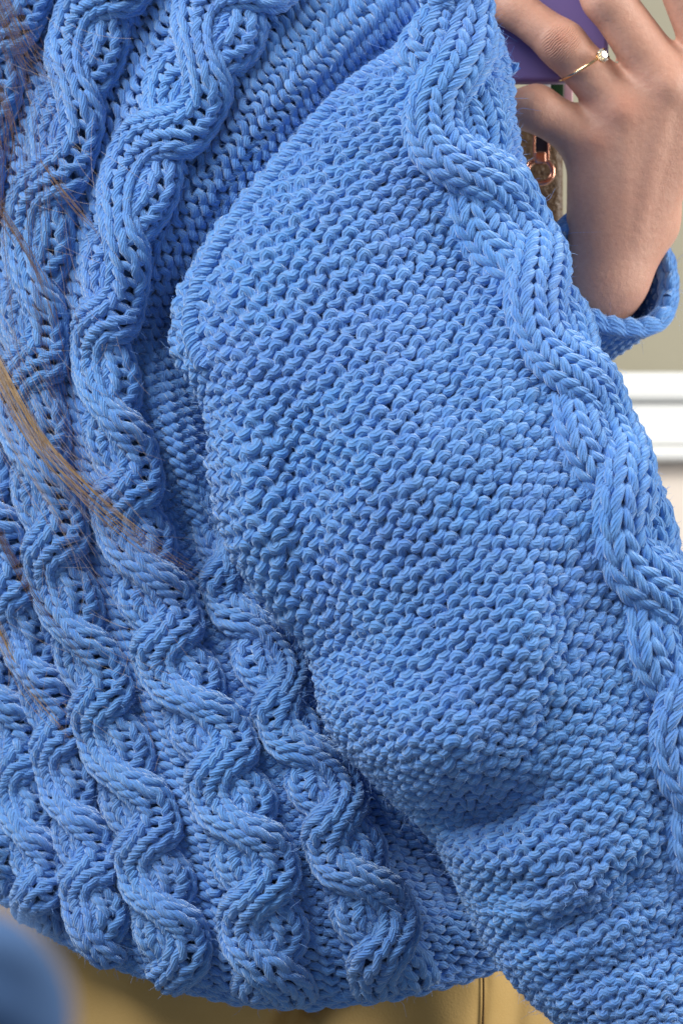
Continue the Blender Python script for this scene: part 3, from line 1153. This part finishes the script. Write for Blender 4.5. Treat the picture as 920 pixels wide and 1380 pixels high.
for nm, px_, w_, mt in (('charm_edge', 738, 0.0024, 'white'), ('charm', 750, 0.0062, 'green'), ('charm_edge', 765, 0.0042, 'pink')):
    ch_ = rounded_box(nm, w_, 0.003, 0.012, min(0.001, w_ * 0.3), 0.0005, MATS[mt], bag)
    ch_.location = Vector((U(px_, 124, BD) - BL).tolist())

# ------------------------------------------------------------------ trousers below the hem
MATS['khaki'] = simple('tan_cotton_twill', (0.52, 0.33, 0.11, 1), 0.8, 0, 0.15, (900, 0.35, 0.0005), (30, (0.62, 0.42, 0.17, 1)))
MATS['thread'] = simple('dark_tan_thread', (0.10, 0.055, 0.018, 1), 0.8)


def trouser_depth(px, py):
    dx = (px - 450) * S
    y = 0.068 + 2.6 * dx * dx
    y = y + 0.007 * np.sin((px - 0.25 * (py - 1300)) / 36.0) * np.exp(-((py - 1420) / 110) ** 2) * np.clip((640 - px) / 80.0, 0, 1)
    y = y + 0.9 * S * np.clip(px - 652, 0, None)
    y = y + 0.020 * np.exp(-(poly_dist(px, py, [(372, 1440), (400, 1360), (440, 1330)]) / 24.0) ** 2)
    y = y + 0.003 * np.exp(-(poly_dist(px, py, [(648, 1240), (652, 1330), (640, 1460)]) / 10.0) ** 2)
    y = y + 0.006 * np.exp(-(poly_dist(px, py, [(700, 1290), (690, 1390), (720, 1470)]) / 18.0) ** 2)
    return y


trousers = empty('trousers', Vector(U(400, 1480, 0.08).tolist()), 'tan cotton trousers showing below the sweater hem', 'trousers')
TL = np.array(trousers.location)
for nm, xa, xb in (('left_panel', -60.0, 651.0), ('right_panel', 645.0, 880.0)):
    gx, gy = np.meshgrid(np.linspace(xa, xb, 110), np.linspace(1120, 1500, 90), indexing='ij')
    Pm = U(gx, gy, trouser_depth(gx, gy) + (0.0025 if xa > 600 else 0.0))
    me = grid_mesh('panel', Pm - TL)
    o = link('panel', me, MATS['khaki'], trousers)
    sm = o.modifiers.new('thickness', 'SOLIDIFY')
    sm.thickness = 0.0015
t = np.linspace(1180, 1500, 60)
P = U(np.full(60, 648.0) + 3 * np.sin(t / 50), t, trouser_depth(np.full(60, 648.0), t) - 0.001)
V, q, uv, rg = tube_batch(P[None], np.tile([0, -1.0, 0], (1, 60, 1)), 0.0005, 6)
link('seam', mesh_from('seam', V - TL, q), MATS['thread'], trousers)

# ------------------------------------------------------------------ blurred fabric close to the camera
MATS['denim'] = simple('faded_denim', (0.055, 0.125, 0.29, 1), 0.85, 0, 0.2, (1500, 0.4, 0.0004), (60, (0.12, 0.22, 0.42, 1)))
FD = -0.70
ang = np.linspace(0, 2 * np.pi, 49)
# dome-ended fold of cloth: axis runs out of the lower left corner
axd = unit(np.array([-0.60, 0.80]))
prp = np.array([0.80, 0.60])
start = np.array([-58.0, 1372.0]) - axd * 158
ln_t = np.concatenate([158 * (1 - np.cos(np.linspace(0, np.pi / 2, 24))), 158 + np.linspace(10, 260, 16)])
rd_t = np.concatenate([158 * np.sin(np.linspace(0, np.pi / 2, 24)), np.full(16, 158.0)])
rd_t[0] = 1.0
gx = start[0] + axd[0] * ln_t[None] + prp[0] * rd_t[None] * np.cos(ang)[:, None]
gy = start[1] + axd[1] * ln_t[None] + prp[1] * rd_t[None] * np.cos(ang)[:, None]
wr = 1 + 0.05 * np.sin(ln_t[None] / 17.0 + 2 * np.cos(ang)[:, None])
gd = FD - rd_t[None] * wr * np.sin(ang)[:, None] * S * 0.3
Pd = U(gx, gy, gd)
dloc = Vector(U(-150, 1540, FD).tolist())
dn = empty('denim_garment', dloc, 'out-of-focus blue denim fold in the bottom left corner', 'garment')
link('cloth', grid_mesh('cloth', Pd - np.array(dloc)), MATS['denim'], dn)
k = 30
Ps = Pd[:, k] + unit(Pd[:, k] - Pd[:, k].mean(0)) * 0.0004
V, q, uv, rg = tube_batch(Ps[None], (Ps - Ps.mean(0))[None], 0.0005, 6)
link('seam', mesh_from('seam', V - np.array(dloc), q), MATS['denim'], dn)

# ------------------------------------------------------------------ background: wall and white window sill
MATS['wall'] = simple('taupe_plaster', (0.31, 0.285, 0.21, 1), 0.9, 0, 0.2, (40, 0.2, 0.004), (5, (0.37, 0.345, 0.265, 1)))
MATS['lower'] = simple('cream_plaster', (0.72, 0.62, 0.53, 1), 0.9, 0, 0.2, (40, 0.2, 0.004), (5, (0.76, 0.68, 0.60, 1)))


def box_px(name, x0, x1, y0, y1, d0, d1, mat, parent=None, origin=None, bev=0.004):
    """Box whose front face spans photo px (x0..x1, y0..y1) at depth d0, reaching back to d1."""
    a_ = U(x0, y1, d0)
    c_ = U(x1, y0, d0)
    bm = bmesh.new()
    bmesh.ops.create_cube(bm, size=1.0)
    for v in bm.verts:
        v.co = Vector((a_[0] + (v.co.x + 0.5) * (c_[0] - a_[0]), d0 + (v.co.y + 0.5) * (d1 - d0), a_[2] + (v.co.z + 0.5) * (c_[2] - a_[2])))
        if origin is not None:
            v.co -= origin
    bmesh.ops.bevel(bm, geom=bm.edges[:], offset=bev, segments=3, profile=0.5, affect='EDGES')
    me = bpy.data.meshes.new(name)
    bm.to_mesh(me)
    bm.free()
    return link(name, me, mat, parent)


tag(box_px('wall', -900, 1900, -1300, 640, 1.30, 1.40, MATS['wall']), kind='structure')
tag(box_px('lower_wall', -900, 1900, 618, 2400, 0.935, 1.2, MATS['lower']), kind='structure')
so = Vector(U(880, 640, 0.95).tolist())
sill = empty('window_sill', so, 'white painted window sill blurred behind the arm', 'window sill')
box_px('sill_board', -500, 1700, 501, 541, 0.91, 1.27, MATS['white'], sill, so, 0.006)
box_px('apron', -480, 1680, 542, 600, 0.918, 1.05, MATS['white'], sill, so, 0.003)
box_px('bead', -490, 1690, 601, 622, 0.913, 1.06, MATS['white'], sill, so, 0.006)
